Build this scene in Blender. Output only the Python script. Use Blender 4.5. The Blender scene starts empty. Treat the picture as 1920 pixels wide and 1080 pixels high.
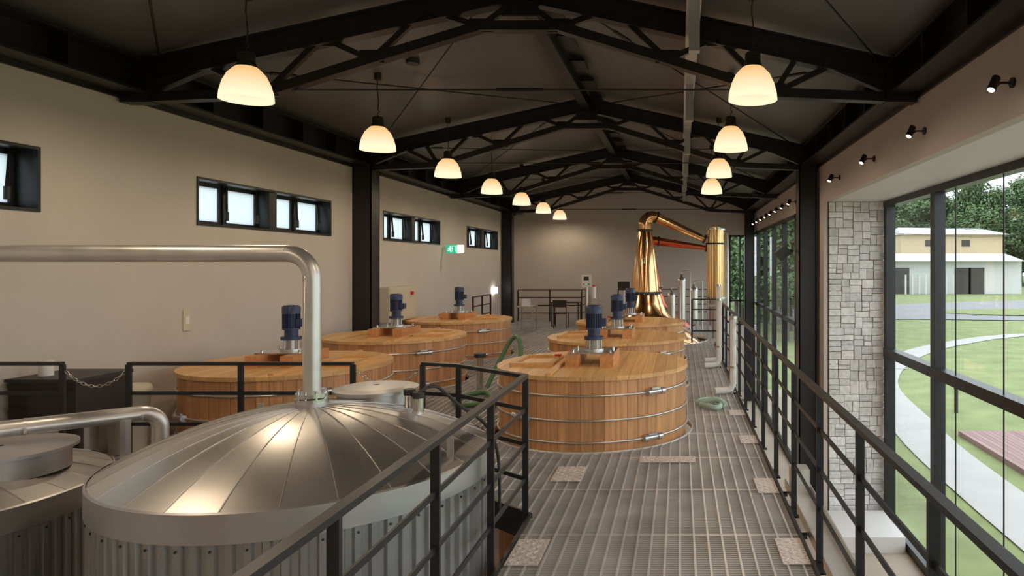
import bpy, math, random
from mathutils import Vector, Matrix
random.seed(7)
E=1.95
scene=bpy.context.scene
scene.view_settings.view_transform='Standard'
scene.view_settings.look='None'
scene.view_settings.exposure=0.55
# ------------------------------------------------------------ materials
MATS={}
def newmat(name):
    m=bpy.data.materials.new(name); m.use_nodes=True
    nt=m.node_tree; nt.nodes.clear()
    out=nt.nodes.new('ShaderNodeOutputMaterial')
    MATS[name]=m
    return m,nt,out
def pbr(name,col,rough=0.5,metal=0.0,var=0.0,nscale=(8,8,8),bump=0.0,tone=0.0,detail=4,emit=None,es=0,rvar=0,spec=0.5):
    m,nt,out=newmat(name)
    b=nt.nodes.new('ShaderNodeBsdfPrincipled'); nt.links.new(b.outputs[0],out.inputs[0])
    b.inputs['Base Color'].default_value=(*col,1); b.inputs['Roughness'].default_value=rough
    b.inputs['Metallic'].default_value=metal
    b.inputs['Specular IOR Level'].default_value=spec
    if emit: 
        b.inputs['Emission Color'].default_value=(*emit,1); b.inputs['Emission Strength'].default_value=es
    if var or bump or rvar:
        tc=nt.nodes.new('ShaderNodeTexCoord'); mp=nt.nodes.new('ShaderNodeMapping'); mp.inputs['Scale'].default_value=nscale
        nz=nt.nodes.new('ShaderNodeTexNoise'); nz.inputs['Scale'].default_value=1; nz.inputs['Detail'].default_value=detail
        nt.links.new(tc.outputs['Object'],mp.inputs[0]); nt.links.new(mp.outputs[0],nz.inputs['Vector'])
    fac=None
    if var:
        mr=nt.nodes.new('ShaderNodeMapRange'); mr.inputs[1].default_value=.25; mr.inputs[2].default_value=.75
        mr.inputs[3].default_value=1-var; mr.inputs[4].default_value=1+var
        nt.links.new(nz.outputs['Fac'],mr.inputs[0]); fac=mr.outputs[0]
    if tone:
        at=nt.nodes.new('ShaderNodeAttribute'); at.attribute_name='tone'
        mr2=nt.nodes.new('ShaderNodeMapRange'); mr2.inputs[3].default_value=1-tone; mr2.inputs[4].default_value=1+tone
        nt.links.new(at.outputs['Fac'],mr2.inputs[0])
        if fac:
            mu=nt.nodes.new('ShaderNodeMath'); mu.operation='MULTIPLY'
            nt.links.new(fac,mu.inputs[0]); nt.links.new(mr2.outputs[0],mu.inputs[1]); fac=mu.outputs[0]
        else: fac=mr2.outputs[0]
    if fac:
        vm=nt.nodes.new('ShaderNodeVectorMath'); vm.operation='SCALE'; vm.inputs[0].default_value=col
        nt.links.new(fac,vm.inputs['Scale']); nt.links.new(vm.outputs[0],b.inputs['Base Color'])
    if rvar:
        mr3=nt.nodes.new('ShaderNodeMapRange'); mr3.inputs[3].default_value=rough-rvar; mr3.inputs[4].default_value=rough+rvar
        nt.links.new(nz.outputs['Fac'],mr3.inputs[0]); nt.links.new(mr3.outputs[0],b.inputs['Roughness'])
    if bump:
        bp=nt.nodes.new('ShaderNodeBump'); bp.inputs['Strength'].default_value=bump; bp.inputs['Distance'].default_value=.02
        nt.links.new(nz.outputs['Fac'],bp.inputs['Height']); nt.links.new(bp.outputs[0],b.inputs['Normal'])
    return m
def emis(name,col,s):
    m,nt,out=newmat(name); e=nt.nodes.new('ShaderNodeEmission'); e.inputs[0].default_value=(*col,1); e.inputs[1].default_value=s
    nt.links.new(e.outputs[0],out.inputs[0]); return m
pbr('wall_paint',(.575,.515,.455),.75,var=.04,nscale=(1.2,1.2,1.2),bump=.05)
pbr('fascia_paint',(.54,.47,.42),.7,var=.03,nscale=(1,1,1))
pbr('soffit_paint',(.72,.70,.68),.6,var=.03,nscale=(1,1,1))
pbr('ceiling_paint',(.13,.125,.118),.40,var=.1,nscale=(.6,.6,.6))
pbr('black_steel',(.012,.011,.012),.38,var=.15,nscale=(5,5,5))
pbr('rail_steel',(.016,.016,.019),.4,var=.15,nscale=(9,9,9))
pbr('grate_steel',(.58,.57,.56),.42,metal=.4,var=.18,nscale=(3,3,3),rvar=.1)
pbr('plate_steel',(.72,.66,.62),.45,metal=.3,var=.2,nscale=(60,60,60),bump=.6)
pbr('stainless',(.68,.655,.62),.34,metal=.95,var=.05,nscale=(2,2,2),rvar=.06,tone=.12)
pbr('stainless_matte',(.56,.55,.545),.40,metal=.9,var=.05,nscale=(3,3,3),rvar=.08)
pbr('galv_siding',(.42,.42,.425),.38,metal=.8,var=.06,nscale=(4,4,1))
pbr('pipe_steel',(.70,.68,.65),.38,metal=.8,var=.08,nscale=(6,6,6),rvar=.08)
pbr('chrome',(.75,.74,.72),.2,metal=1)
pbr('hoop_steel',(.66,.65,.64),.3,metal=.9)
pbr('wood_stave',(.64,.32,.14),.42,var=.25,nscale=(28,28,1.6),bump=.12,tone=.16,detail=6)
pbr('wood_lid',(.78,.45,.18),.40,var=.18,nscale=(26,1.6,26),bump=.08,tone=.14,detail=6)
pbr('wood_block',(.60,.28,.11),.45,var=.25,nscale=(20,2,20),bump=.1,tone=.1)
pbr('motor_blue',(.035,.055,.13),.4,var=.1,nscale=(10,10,10))
pbr('copper',(.93,.52,.25),.16,metal=1,var=.08,nscale=(3,3,3),rvar=.06)
pbr('copper_red',(.75,.16,.07),.25,metal=.9)
pbr('brass_gold',(.88,.58,.26),.2,metal=1,var=.05,nscale=(3,3,3))
pbr('concrete_floor',(.46,.385,.30),.55,var=.08,nscale=(1.5,1.5,1.5))
pbr('stone',(.72,.70,.68),.85,var=.2,nscale=(14,14,14),bump=.7,tone=.16,detail=8)
pbr('mortar',(.48,.46,.44),.9)
pbr('white_paint',(.78,.77,.74),.4)
pbr('beige_box',(.62,.55,.42),.5)
pbr('rubber_dark',(.03,.03,.03),.5)
pbr('hose_green',(.10,.22,.10),.4)
pbr('hose_pale',(.45,.62,.52),.35)
pbr('red_plastic',(.6,.03,.02),.4)
pbr('dark_wood',(.03,.024,.022),.35)
pbr('sign_green',(.0,.35,.16),.4,emit=(.02,.6,.3),es=.5)
emis('sign_white',(.9,1,.95),1.0)
emis('emergency_lamp',(1,.95,.85),3)
emis('spot_glow',(1,.85,.6),10)
pbr('lamp_metal',(.05,.045,.04),.3,metal=.5)
# exterior
pbr('grass',(.215,.255,.10),.9,var=.25,nscale=(.8,.8,.8),detail=8)
pbr('path_concrete',(.44,.425,.41),.85,var=.06,nscale=(1,1,1))
pbr('asphalt',(.25,.25,.26),.85,var=.06,nscale=(.5,.5,.5))
pbr('deck_wood',(.31,.19,.18),.7,var=.15,nscale=(6,.5,6),tone=.15)
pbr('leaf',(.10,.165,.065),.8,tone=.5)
pbr('bark',(.12,.10,.08),.9)
pbr('house_cream',(.60,.48,.31),.8); pbr('house_white',(.60,.60,.60),.8); pbr('roof_grey',(.50,.51,.53),.6)
pbr('house_dark',(.06,.055,.05),.7)
# lamp shade: opal glass, brighter low
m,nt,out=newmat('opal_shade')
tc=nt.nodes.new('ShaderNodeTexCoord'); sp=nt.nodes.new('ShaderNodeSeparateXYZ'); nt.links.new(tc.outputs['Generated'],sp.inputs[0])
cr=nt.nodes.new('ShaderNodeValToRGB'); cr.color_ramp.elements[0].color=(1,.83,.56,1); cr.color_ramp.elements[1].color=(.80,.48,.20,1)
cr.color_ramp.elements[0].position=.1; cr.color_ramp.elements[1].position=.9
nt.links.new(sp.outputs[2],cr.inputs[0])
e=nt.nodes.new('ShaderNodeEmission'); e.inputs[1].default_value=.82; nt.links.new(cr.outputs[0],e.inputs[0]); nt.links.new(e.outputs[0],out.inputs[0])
# glass: thin pane, view-angle reflection
m,nt,out=newmat('clear_glass')
t=nt.nodes.new('ShaderNodeBsdfTransparent'); t.inputs[0].default_value=(.94,.97,.96,1)
g=nt.nodes.new('ShaderNodeBsdfGlossy'); g.inputs['Roughness'].default_value=.02
mx=nt.nodes.new('ShaderNodeMixShader'); lw=nt.nodes.new('ShaderNodeLayerWeight'); lw.inputs[0].default_value=.5
pw=nt.nodes.new('ShaderNodeMath'); pw.operation='POWER'; pw.inputs[1].default_value=5; nt.links.new(lw.outputs['Facing'],pw.inputs[0])
ma=nt.nodes.new('ShaderNodeMath'); ma.operation='MULTIPLY_ADD'; ma.inputs[1].default_value=.6; ma.inputs[2].default_value=.035; nt.links.new(pw.outputs[0],ma.inputs[0])
nt.links.new(ma.outputs[0],mx.inputs[0]); nt.links.new(t.outputs[0],mx.inputs[1]); nt.links.new(g.outputs[0],mx.inputs[2]); nt.links.new(mx.outputs[0],out.inputs[0])
# frosted
m,nt,out=newmat('frosted_glass')
t=nt.nodes.new('ShaderNodeBsdfTranslucent'); t.inputs[0].default_value=(.9,.95,1,1)
g=nt.nodes.new('ShaderNodeBsdfDiffuse'); g.inputs[0].default_value=(.6,.62,.65,1)
mx=nt.nodes.new('ShaderNodeMixShader'); mx.inputs[0].default_value=.2
nt.links.new(t.outputs[0],mx.inputs[1]); nt.links.new(g.outputs[0],mx.inputs[2]); nt.links.new(mx.outputs[0],out.inputs[0])

# ------------------------------------------------------------ mesh builder
class MB:
    def __init__(s): s.v=[];s.f=[];s.m=[];s.t=[];s.s=[];s.mats=[]
    def mi(s,n):
        if n not in s.mats: s.mats.append(n)
        return s.mats.index(n)
    def add(s,vs,fs,mat,tone=None,smooth=False):
        o=len(s.v); s.v+= [tuple(v) for v in vs]; k=s.mi(mat)
        if tone is None: tone=random.random()
        for f in fs: s.f.append([i+o for i in f]); s.m.append(k); s.t.append(tone); s.s.append(smooth)
    def box(s,x0,x1,y0,y1,z0,z1,mat,tone=None):
        vs=[(x,y,z) for z in(z0,z1) for y in(y0,y1) for x in(x0,x1)]
        s.add(vs,[(0,2,3,1),(4,5,7,6),(0,1,5,4),(2,6,7,3),(0,4,6,2),(1,3,7,5)],mat,tone)
    def beam(s,p,q,w,h,mat,up=(0,0,1),tone=None):
        p=Vector(p);q=Vector(q);d=(q-p).normalized();u=Vector(up)
        if abs(d.dot(u))>.98: u=Vector((0,1,0))
        r=d.cross(u).normalized(); u=r.cross(d).normalized()
        vs=[]
        for c in(p,q):
            for a,b in((-1,-1),(1,-1),(1,1),(-1,1)): vs.append(c+r*w/2*a+u*h/2*b)
        s.add(vs,[(3,2,1,0),(4,5,6,7),(0,1,5,4),(1,2,6,5),(2,3,7,6),(3,0,4,7)],mat,tone)
    def ibeam(s,p,q,w,h,mat,tf=.015):
        p=Vector(p);q=Vector(q); d=(q-p).normalized(); u=Vector((0,0,1)); r=d.cross(u).normalized(); u=r.cross(d)
        s.beam(p+u*(h/2-tf/2),q+u*(h/2-tf/2),w,tf,mat); s.beam(p-u*(h/2-tf/2),q-u*(h/2-tf/2),w,tf,mat)
        s.beam(p,q,.012,h-2*tf,mat)
    def cyl(s,p,q,r1,r2=None,seg=20,mat='chrome',caps=True,tone=None):
        if r2 is None:r2=r1
        p=Vector(p);q=Vector(q);d=(q-p).normalized();u=Vector((0,0,1))
        if abs(d.z)>.9:u=Vector((1,0,0))
        a=d.cross(u).normalized();b=d.cross(a).normalized()
        vs=[];
        for c,r in((p,r1),(q,r2)):
            for i in range(seg):
                t=2*math.pi*i/seg; vs.append(c+a*r*math.cos(t)+b*r*math.sin(t))
        tone=random.random() if tone is None else tone
        s.add(vs,[(i,(i+1)%seg,seg+(i+1)%seg,seg+i) for i in range(seg)],mat,tone,True)
        if caps:
            s.add(vs,[list(range(seg))[::-1],list(range(seg,2*seg))],mat,tone)
    def lathe(s,prof,c,seg,mat,smooth=True,capb=False,capt=False,tone=.5):
        n=len(prof);vs=[]
        for r,z in prof:
            for i in range(seg):
                t=2*math.pi*i/seg; vs.append((c[0]+r*math.cos(t),c[1]+r*math.sin(t),c[2]+z))
        fs=[(k*seg+i,k*seg+(i+1)%seg,(k+1)*seg+(i+1)%seg,(k+1)*seg+i) for k in range(n-1) for i in range(seg)]
        s.add(vs,fs,mat,tone,smooth)
        if capb:s.add(vs[:seg],[list(range(seg))[::-1]],mat,tone)
        if capt:s.add(vs[-seg:],[list(range(seg))],mat,tone)
    def hlathe(s,prof,c,seg,mat):
        for a,b_ in zip(prof,prof[1:]): s.lathe([a,b_],c,seg,mat)
    def tube(s,pts,r,mat,seg=12,caps=True,radii=None):
        P=[Vector(p) for p in pts]; n=len(P); vs=[]
        prev=None
        for i in range(n):
            d=(P[min(i+1,n-1)]-P[max(i-1,0)]).normalized()
            if prev is None:
                u=Vector((0,0,1)) if abs(d.z)<.9 else Vector((1,0,0)); a=d.cross(u).normalized()
            else: a=(prev-d*prev.dot(d)).normalized()
            prev=a;b=d.cross(a); rr=radii[i] if radii else r
            for k in range(seg):
                t=2*math.pi*k/seg; vs.append(P[i]+a*rr*math.cos(t)+b*rr*math.sin(t))
        fs=[(k*seg+i,k*seg+(i+1)%seg,(k+1)*seg+(i+1)%seg,(k+1)*seg+i) for k in range(n-1) for i in range(seg)]
        s.add(vs,fs,mat,.5,True)
        if caps: s.add(vs[:seg],[list(range(seg))[::-1]],mat,.5); s.add(vs[-seg:],[list(range(seg))],mat,.5)
    def build(s,name,bevel=0,parent=None):
        xs=[v[0] for v in s.v];ys=[v[1] for v in s.v];zs=[v[2] for v in s.v]
        o=Vector(((min(xs)+max(xs))/2,(min(ys)+max(ys))/2,min(zs)))
        me=bpy.data.meshes.new(name); me.from_pydata([Vector(v)-o for v in s.v],[],s.f)
        for n in s.mats: me.materials.append(MATS[n])
        me.polygons.foreach_set('material_index',s.m); me.polygons.foreach_set('use_smooth',s.s)
        at=me.attributes.new('tone','FLOAT','FACE'); at.data.foreach_set('value',s.t)
        me.update()
        ob=bpy.data.objects.new(name,me); ob.location=o; scene.collection.objects.link(ob)
        if bevel:
            b=ob.modifiers.new('bevel','BEVEL'); b.width=bevel; b.segments=2; b.limit_method='ANGLE'; b.angle_limit=.9
        return ob
def arc(c,a,b,r,t0,t1,n=8):
    c=Vector(c);a=Vector(a);b=Vector(b)
    return [c+a*r*math.cos(t0+(t1-t0)*i/n)+b*r*math.sin(t0+(t1-t0)*i/n) for i in range(n+1)]
def smooth_path(pts,n=6):
    P=[Vector(p) for p in pts]; P=[P[0]]+P+[P[-1]]; out=[]
    for i in range(1,len(P)-2):
        for k in range(n):
            t=k/n; p0,p1,p2,p3=P[i-1],P[i],P[i+1],P[i+2]
            out.append(.5*((2*p1)+(p2-p0)*t+(2*p0-5*p1+4*p2-p3)*t*t+(3*p1-p0-3*p2+p3)*t**3))
    out.append(P[-2]); return out

# ------------------------------------------------------------ room shell
XL=-6.05; XR=2.58; RX=-1.736; YB=25.0; YN=-3.0; ZF=-2.65
WT=E+1.85
wins=[(3.17,6.45),(8.54,11.83),(13.9,17.2),(19.36,22.64)]
wz0=E+.50; wz1=E+1.113
b=MB()
b.box(XL-.3,XL,YN,YB,ZF,wz0,'wall_paint'); b.box(XL-.3,XL,YN,YB,wz1,E+2.5,'wall_paint')
ys=[YN]+[v for w in wins for v in w]+[YB]
for i in range(0,len(ys),2): b.box(XL-.3,XL,ys[i],ys[i+1],wz0,wz1,'wall_paint')
b.build('wall_left')
for n,(y0,y1) in enumerate(wins):
    b=MB(); t=.03; xi=XL+.012; xo=XL-.3
    b.box(xo,xi,y0,y1,wz0,wz0+t,'black_steel'); b.box(xo,xi,y0,y1,wz1-t,wz1,'black_steel')
    b.box(xo,xi,y0,y0+t,wz0+t,wz1-t,'black_steel'); b.box(xo,xi,y1-t,y1,wz0+t,wz1-t,'black_steel')
    yc=(y0+y1)/2
    b.box(xo,XL-.02,yc-.09,yc+.09,wz0+t,wz1-t,'black_steel')
    for (a,c) in((y0+t,yc-.09),(yc+.09,y1-t)):
        m_=(a+c)/2
        for (p,q) in((a,m_-.025),(m_+.025,c)):
            f=.05
            b.box(xo+.04,xo+.1,p,q,wz0+t,wz0+t+f,'black_steel'); b.box(xo+.04,xo+.1,p,q,wz1-t-f,wz1-t,'black_steel')
            b.box(xo+.04,xo+.1,p,p+f,wz0+t+f,wz1-t-f,'black_steel'); b.box(xo+.04,xo+.1,q-f,q,wz0+t+f,wz1-t-f,'black_steel')
            b.box(xo+.06,xo+.075,p+f,q-f,wz0+t+f,wz1-t-f,'frosted_glass')
        b.box(xo+.02,xo+.12,m_-.025,m_+.025,wz0+t,wz1-t,'black_steel')
        for yy in(m_+.03,c-.08):
            b.beam((xo+.13,yy,wz1-t-.02),(xo+.2,yy-.1,wz0+.2),.03,.03,'black_steel')
            b.cyl((xo+.2,yy-.1,wz0+.1),(xo+.2,yy-.1,wz0+.22),.028,mat='black_steel',seg=10)
    b.build('window_%d'%(n+1))
# roof
def roofz(x): return E+3.18-.22*abs(x-RX)
b=MB()
for (xa,xb) in((XL-.3,RX),(RX,XR+.3)):
    b.add([(xa,YN,roofz(xa)),(xb,YN,roofz(xb)),(xb,YB+.2,roofz(xb)),(xa,YB+.2,roofz(xa)),
           (xa,YN,roofz(xa)+.2),(xb,YN,roofz(xb)+.2),(xb,YB+.2,roofz(xb)+.2),(xa,YB+.2,roofz(xa)+.2)],
          [(0,3,2,1),(4,5,6,7),(0,1,5,4),(1,2,6,5),(2,3,7,6),(3,0,4,7)],'ceiling_paint')
b.build('ceiling')
# back wall with opening on right
def gable(b,y0,y1,xa,xb,zb,mat):
    pts=[(xa,zb),(xb,zb),(xb,roofz(xb))]
    if xa<RX<xb: pts.append((RX,roofz(RX)))
    pts.append((xa,roofz(xa)))
    n=len(pts); vs=[(x,y0,z) for x,z in pts]+[(x,y1,z) for x,z in pts]
    b.add(vs,[list(range(n)),list(range(n,2*n))[::-1]]+[((i+1)%n,i,n+i,n+(i+1)%n) for i in range(n)],mat)
b=MB()
gable(b,YB,YB+.25,XL-.3,1.8,ZF,'wall_paint'); gable(b,YB,YB+.25,1.8,XR+.3,E+1.1,'wall_paint')
b.box(1.8,XR+.3,YB,YB+.25,ZF,E-2.2,'wall_paint')
b.build('wall_back')
b=MB(); gable(b,YN-.25,YN,XL-.3,XR+.3,ZF,'wall_paint'); b.box(XR,3.9,YN-.25,YN,ZF,E+1.2,'wall_paint'); b.build('wall_near')
b=MB()
for x in(1.83,2.2,2.55): b.box(x-.03,x+.03,YB+.05,YB+.13,E-2.2,E+1.1,'black_steel')
for z in(E-2.17,E-1.3,E+1.07): b.box(1.8,2.58,YB+.05,YB+.13,z-.03,z+.03,'black_steel')
b.add([(1.8,YB+.09,E-2.2),(2.6,YB+.09,E-2.2),(2.6,YB+.09,E+1.1),(1.8,YB+.09,E+1.1)],[(0,1,2,3)],'clear_glass')
b.build('window_5')
# fascia / right wall
FZ=E+1.135; GX=3.72; PY=12.25
b=MB(); b.box(XR,XR+.12,YN,YB,FZ,E+2.45,'fascia_paint'); b.box(XR,XR+.07,12.25,13.2,ZF,FZ,'fascia_paint'); b.build('wall_right')
b=MB(); b.box(XR+.12,GX+.15,YN,PY+1.0,FZ,FZ+.1,'soffit_paint'); b.build('trim_1')
# eave beams
for k,(sx,xw) in enumerate(((1,XL),(-1,XR))):
    b=MB(); xi=xw+sx*.32
    x0,x1=sorted((xw,xi))
    b.box(x0,x1,YN,YB,WT,WT+.025,'black_steel'); b.box(x0,x1,YN,YB,WT+.33,WT+.355,'black_steel')
    xm=xw+sx*.13; b.box(xm-.008,xm+.008,YN,YB,WT+.025,WT+.33,'black_steel')
    x0,x1=sorted((xm,xi-sx*.01))
    for i in range(28): b.box(x0,x1,YN+.4+i*1.0,YN+.42+i*1.0,WT+.025,WT+.33,'black_steel')
    # upper closure
    x0,x1=sorted((xw,xw+sx*.05)); b.box(x0,x1,YN,YB,WT+.355,roofz(xw),'black_steel')
    x0,x1=sorted((xw,xw+sx*.03)); b.box(x0,x1,YN,YB,WT-.05,WT,'black_steel')
    b.build('eave_beam')
# trusses
def truss(y):
    b=MB()
    zr=lambda x:E+2.12+.22*(3.9-abs(x-RX))
    for sx in(-1,1):
        X=lambda d: RX+sx*d
        b.ibeam((X(4.25),y,zr(X(4.25))),(X(0),y,zr(X(0))),.15,.26,'black_steel')
        lo=[(4.2,1.80),(2.75,1.86),(1.6,2.22),(.42,2.58)]
        for a,c in zip(lo,lo[1:]): b.beam((X(a[0]),y,E+a[1]),(X(c[0]),y,E+c[1]),.13,.10,'black_steel')
        web=[((.42,2.58),(.02,2.88)),((.42,2.58),(1.05,2.78)),((1.6,2.22),(1.05,2.74)),((1.6,2.22),(2.15,2.47)),((2.75,1.86),(2.15,2.45)),((2.75,1.86),(3.45,2.2)),((2.75,1.86),(3.0,2.25))]
        for a,c in web: b.beam((X(a[0]),y,E+a[1]),(X(c[0]),y,E+c[1]),.06,.06,'black_steel')
        for d,z in((.42,2.6),(1.6,2.26),(2.75,1.9),(1.05,2.72),(2.15,2.44)):
            b.box(X(d)-.13,X(d)+.13,y-.012,y+.012,E+z-.07,E+z+.07,'black_steel')
        # haunch at the wall
        b.beam((X(4.2),y,E+1.83),(X(3.3),y,E+2.2),.1,.12,'black_steel')
        b.box(min(X(4.28),X(3.95)),max(X(4.28),X(3.95)),y-.08,y+.08,E+1.75,E+2.2,'black_steel')
    b.beam((RX-.42,y,E+2.58),(RX+.42,y,E+2.58),.13,.1,'black_steel')
    # slender tie rod between the haunches
    b.cyl((RX-2.75,y,E+1.90),(RX+2.75,y,E+1.90),.010,seg=6,mat='black_steel')
    b.cyl((RX-.25,y,E+1.90),(RX+.25,y,E+1.90),.02,seg=8,mat='black_steel')
    b.box(RX-.2,RX+.2,y-.012,y+.012,E+2.7,E+2.95,'black_steel')
    b.build('roof_truss')
TY=[2.15,7.4,12.7,17.95,23.2]
for y in TY: truss(y)
b=MB()
b.ibeam((RX,YN,E+2.98),(RX,YB,E+2.98),.16,.2,'black_steel')
for i in range(24):
    b.box(RX+.1,RX+.32,YN+1+i*1.1,YN+1.5+i*1.1,E+3.02,E+3.06,'black_steel')
b.build('ridge_beam')
b=MB()
for a,c in zip(TY,TY[1:]):
    for sx in(-1,1):
        for p,q in(((.3,a),(3.9,c)),((3.9,a),(.3,c))):
            xa=RX+sx*p[0]; xb=RX+sx*q[0]
            b.cyl((xa,p[1],roofz(xa)-.12),(xb,q[1],roofz(xb)-.12),.011,seg=6,mat='black_steel')
            m_=Vector((xa*.8+xb*.2,p[1]*.8+q[1]*.2,roofz(xa)*.8+roofz(xb)*.2-.12)); d=Vector((xb-xa,q[1]-p[1],roofz(xb)-roofz(xa))).normalized()
            b.cyl(m_-d*.15,m_+d*.15,.022,seg=8,mat='black_steel')
b.build('bracing_rods')
# longitudinal grey duct rail
b=MB()
b.box(.06,.20,1,24.8,E+2.44,E+2.47,'stainless_matte'); b.box(.06,.20,1,24.8,E+2.60,E+2.62,'ceiling_paint'); b.box(.12,.14,1,24.8,E+2.46,E+2.6,'ceiling_paint')
for y in (3.9,6.2,9.2,12.0,14.9,17.8,20.8):
    b.box(.08,.18,y,y+.1,E+1.95,E+2.75,'stainless_matte')
b.build('cable_tray')
# columns
for (x0,x1) in((XL,-5.70),(2.2,2.52)):
    for y in(12.6,23.1):
        b=MB(); b.box(x0,x1,y,y+.02,ZF,WT,'black_steel'); b.box(x0,x1,y+.33,y+.35,ZF,WT,'black_steel')
        b.box(x0+.02,x1-.02,y+.02,y+.33,ZF,WT,'black_steel')
        b.box(x0,x0+.02,y,y+.35,ZF,WT,'black_steel');b.box(x1-.02,x1,y,y+.35,ZF,WT,'black_steel')
        b.build('steel_column')
# lower floor
b=MB(); b.box(XL-.3,GX+.2,YN-.25,YB+.25,ZF-.2,ZF,'concrete_floor'); b.build('floor')
b=MB(); b.box(2.6,GX-.12,10.9,12.1,ZF,ZF+.25,'soffit_paint'); b.build('trim_2')
# front bay glazing
b=MB()
for y in(12.12,9.85,4.6,-.5,-2.95): b.box(GX-.08,GX+.08,y-.08,y+.08,ZF,FZ,'black_steel')
for z,h in((ZF+.06,.08),(E-1.55,.075),(FZ-.05,.05)): b.box(GX-.09,GX+.09,YN,12.2,z-h,z+h,'black_steel')
for y in(9.16,7.8,6.5,3.2,1.8): b.cyl((GX-.02,y,ZF),(GX-.02,y,FZ),.009,seg=6,mat='black_steel')
b.add([(GX,YN,ZF),(GX,12.2,ZF),(GX,12.2,FZ),(GX,YN,FZ)],[(0,1,2,3)],'clear_glass')
b.build('window_6')
b=MB(); 
for i in range(7): 
    y=13.3+i*1.9; b.box(XR-.02,XR+.1,y-.06,y+.06,ZF,FZ,'black_steel')
for z in(ZF+.05,E-1.3,FZ-.05): b.box(XR-.02,XR+.1,13.2,YB,z-.05,z+.05,'black_steel')
b.add([(XR+.04,13.2,ZF),(XR+.04,YB,ZF),(XR+.04,YB,FZ),(XR+.04,13.2,FZ)],[(0,1,2,3)],'clear_glass')
b.build('window_7')
# stone pier
b=MB(); px0,px1=2.67,GX-.06
b.box(px0+.03,px1,PY+.03,PY+.9,ZF,FZ,'mortar')
def split(u0,u1,v0,v1,out):
    w=u1-u0;h=v1-v0
    if (w<.30 and h<.17) or (w<.17 and h<.26 and random.random()<.8): out.append((u0,u1,v0,v1));return
    if w>h*1.25 and w>.14: c=u0+w*random.uniform(.38,.62); split(u0,c,v0,v1,out);split(c,u1,v0,v1,out)
    else: c=v0+h*random.uniform(.38,.62); split(u0,u1,v0,c,out);split(u0,u1,c,v1,out)
o=[]; split(px0,px1,ZF,FZ,o)
for u0,u1,v0,v1 in o:
    d=random.uniform(0,.03); b.box(u0+.004,u1-.004,PY-d,PY+.05,v0+.004,v1-.004,'stone')
b.build('stone_pier',bevel=.009)

# ------------------------------------------------------------ grating
R=1.118
VR=[(-1.04,8.25),(-1.04,11.3),(-1.04,14.35)]
VL=[(-4.68,8.22),(-4.78,11.5),(-4.85,15.0)]
ST1=(-.92,18.0); ST2=(-1.0,22.0)
holes=[(x,y,R+.07) for x,y in VR+VL]+[(ST1[0],ST1[1],1.66),(ST2[0],ST2[1],1.5)]
FXR=.853
def xspan(y):
    if y<5.28: return (-1.15,FXR)
    if y<5.9: return (-1.15-(y-5.28)*1.2,FXR)
    xl=-5.68 if (12.55<y<13.0 or 23.05<y<23.5) else XL+.02
    return (xl, FXR if y<16.9 else 1.5)
def clip(iv,y,axis):
    out=[iv]
    for hx,hy,hr in holes:
        c,a=(hx,hy) if axis==0 else (hy,hx)
        dd=hr*hr-(y-a)**2
        if dd<=0: continue
        s=math.sqrt(dd); new=[]
        for p,q in out:
            if q<=c-s or p>=c+s: new.append((p,q));continue
            if p<c-s:new.append((p,c-s))
            if q>c+s:new.append((c+s,q))
        out=new
    return out
b=MB(); y=-2.0; i=0
while y<24.9:
    if i%30==0: w=.014;
    else: w=.0045
    for p,q in clip(xspan(y),y,0): 
        if q-p>.02: b.box(p,q,y-w/2,y+w/2,-.025,-.001,'grate_steel',.5)
        if i%30==0 and q-p>.02: b.box(p,q,y+.012,y+.022,-.03,-.001,'grate_steel',.5)
    y+=.033;i+=1
x=XL+.05
while x<1.5:
    if x<-1.15: y0=5.9 if x<-1.9 else 5.28+(-1.15-x)/1.2
    else: y0=-2
    if x>FXR: y0=16.9
    segs=clip((y0,24.9),x,1)
    if x<-5.68: segs=[(5.9,12.55),(13.0,23.05),(23.5,24.9)]
    for p,q in segs: b.box(x-.007,x+.007,p,q,-.006,.005,'grate_steel',.9)
    x+=.1
# frames around holes & edges
for hx,hy,hr in holes:
    b.lathe([(hr-.005,-.05),(hr-.005,.012),(hr+.006,.012),(hr+.006,-.05)],(hx,hy,0),48,'grate_steel')
b.box(FXR,FXR+.02,-2,16.9,-.2,.03,'black_steel'); b.box(-1.17,-1.15,-2,5.28,-.2,.03,'black_steel')
b.box(XL+.02,-1.9,5.86,5.9,-.2,.03,'black_steel')
b.beam((-1.15,5.28,-.08),(-1.9,5.9,-.08),.02,.22,'black_steel')
for yy in(1.0,3.2,5.9,9.8,12.9,16.6,19.9,24.0):
    if yy>5.5: b.box(XL+.4,FXR,yy-.06,yy+.06,-.25,-.035,'black_steel')
    else: b.box(-1.15,FXR,yy-.06,yy+.06,-.25,-.035,'black_steel')
for xx in(-2.9,-2.3): b.box(xx-.05,xx+.05,6,24.8,-.22,-.035,'black_steel')
b.build('grating_walkway')
# cable tray under the walkway edge
b=MB(); b.box(1.12,1.36,0,7.3,-.42,-.40,'pipe_steel'); b.box(1.12,1.13,0,7.3,-.40,-.33,'pipe_steel'); b.box(1.35,1.36,0,7.3,-.40,-.33,'pipe_steel')
for i in range(7): b.box(.875,1.12,.5+i*1.1,.55+i*1.1,-.46,-.42,'rail_steel')
b.box(.875,.9,0,7.3,-.46,-.21,'rail_steel'); b.box(1.15,1.33,7.0,7.2,-.40,-.15,'pipe_steel')
b.build('cable_trunking')
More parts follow.
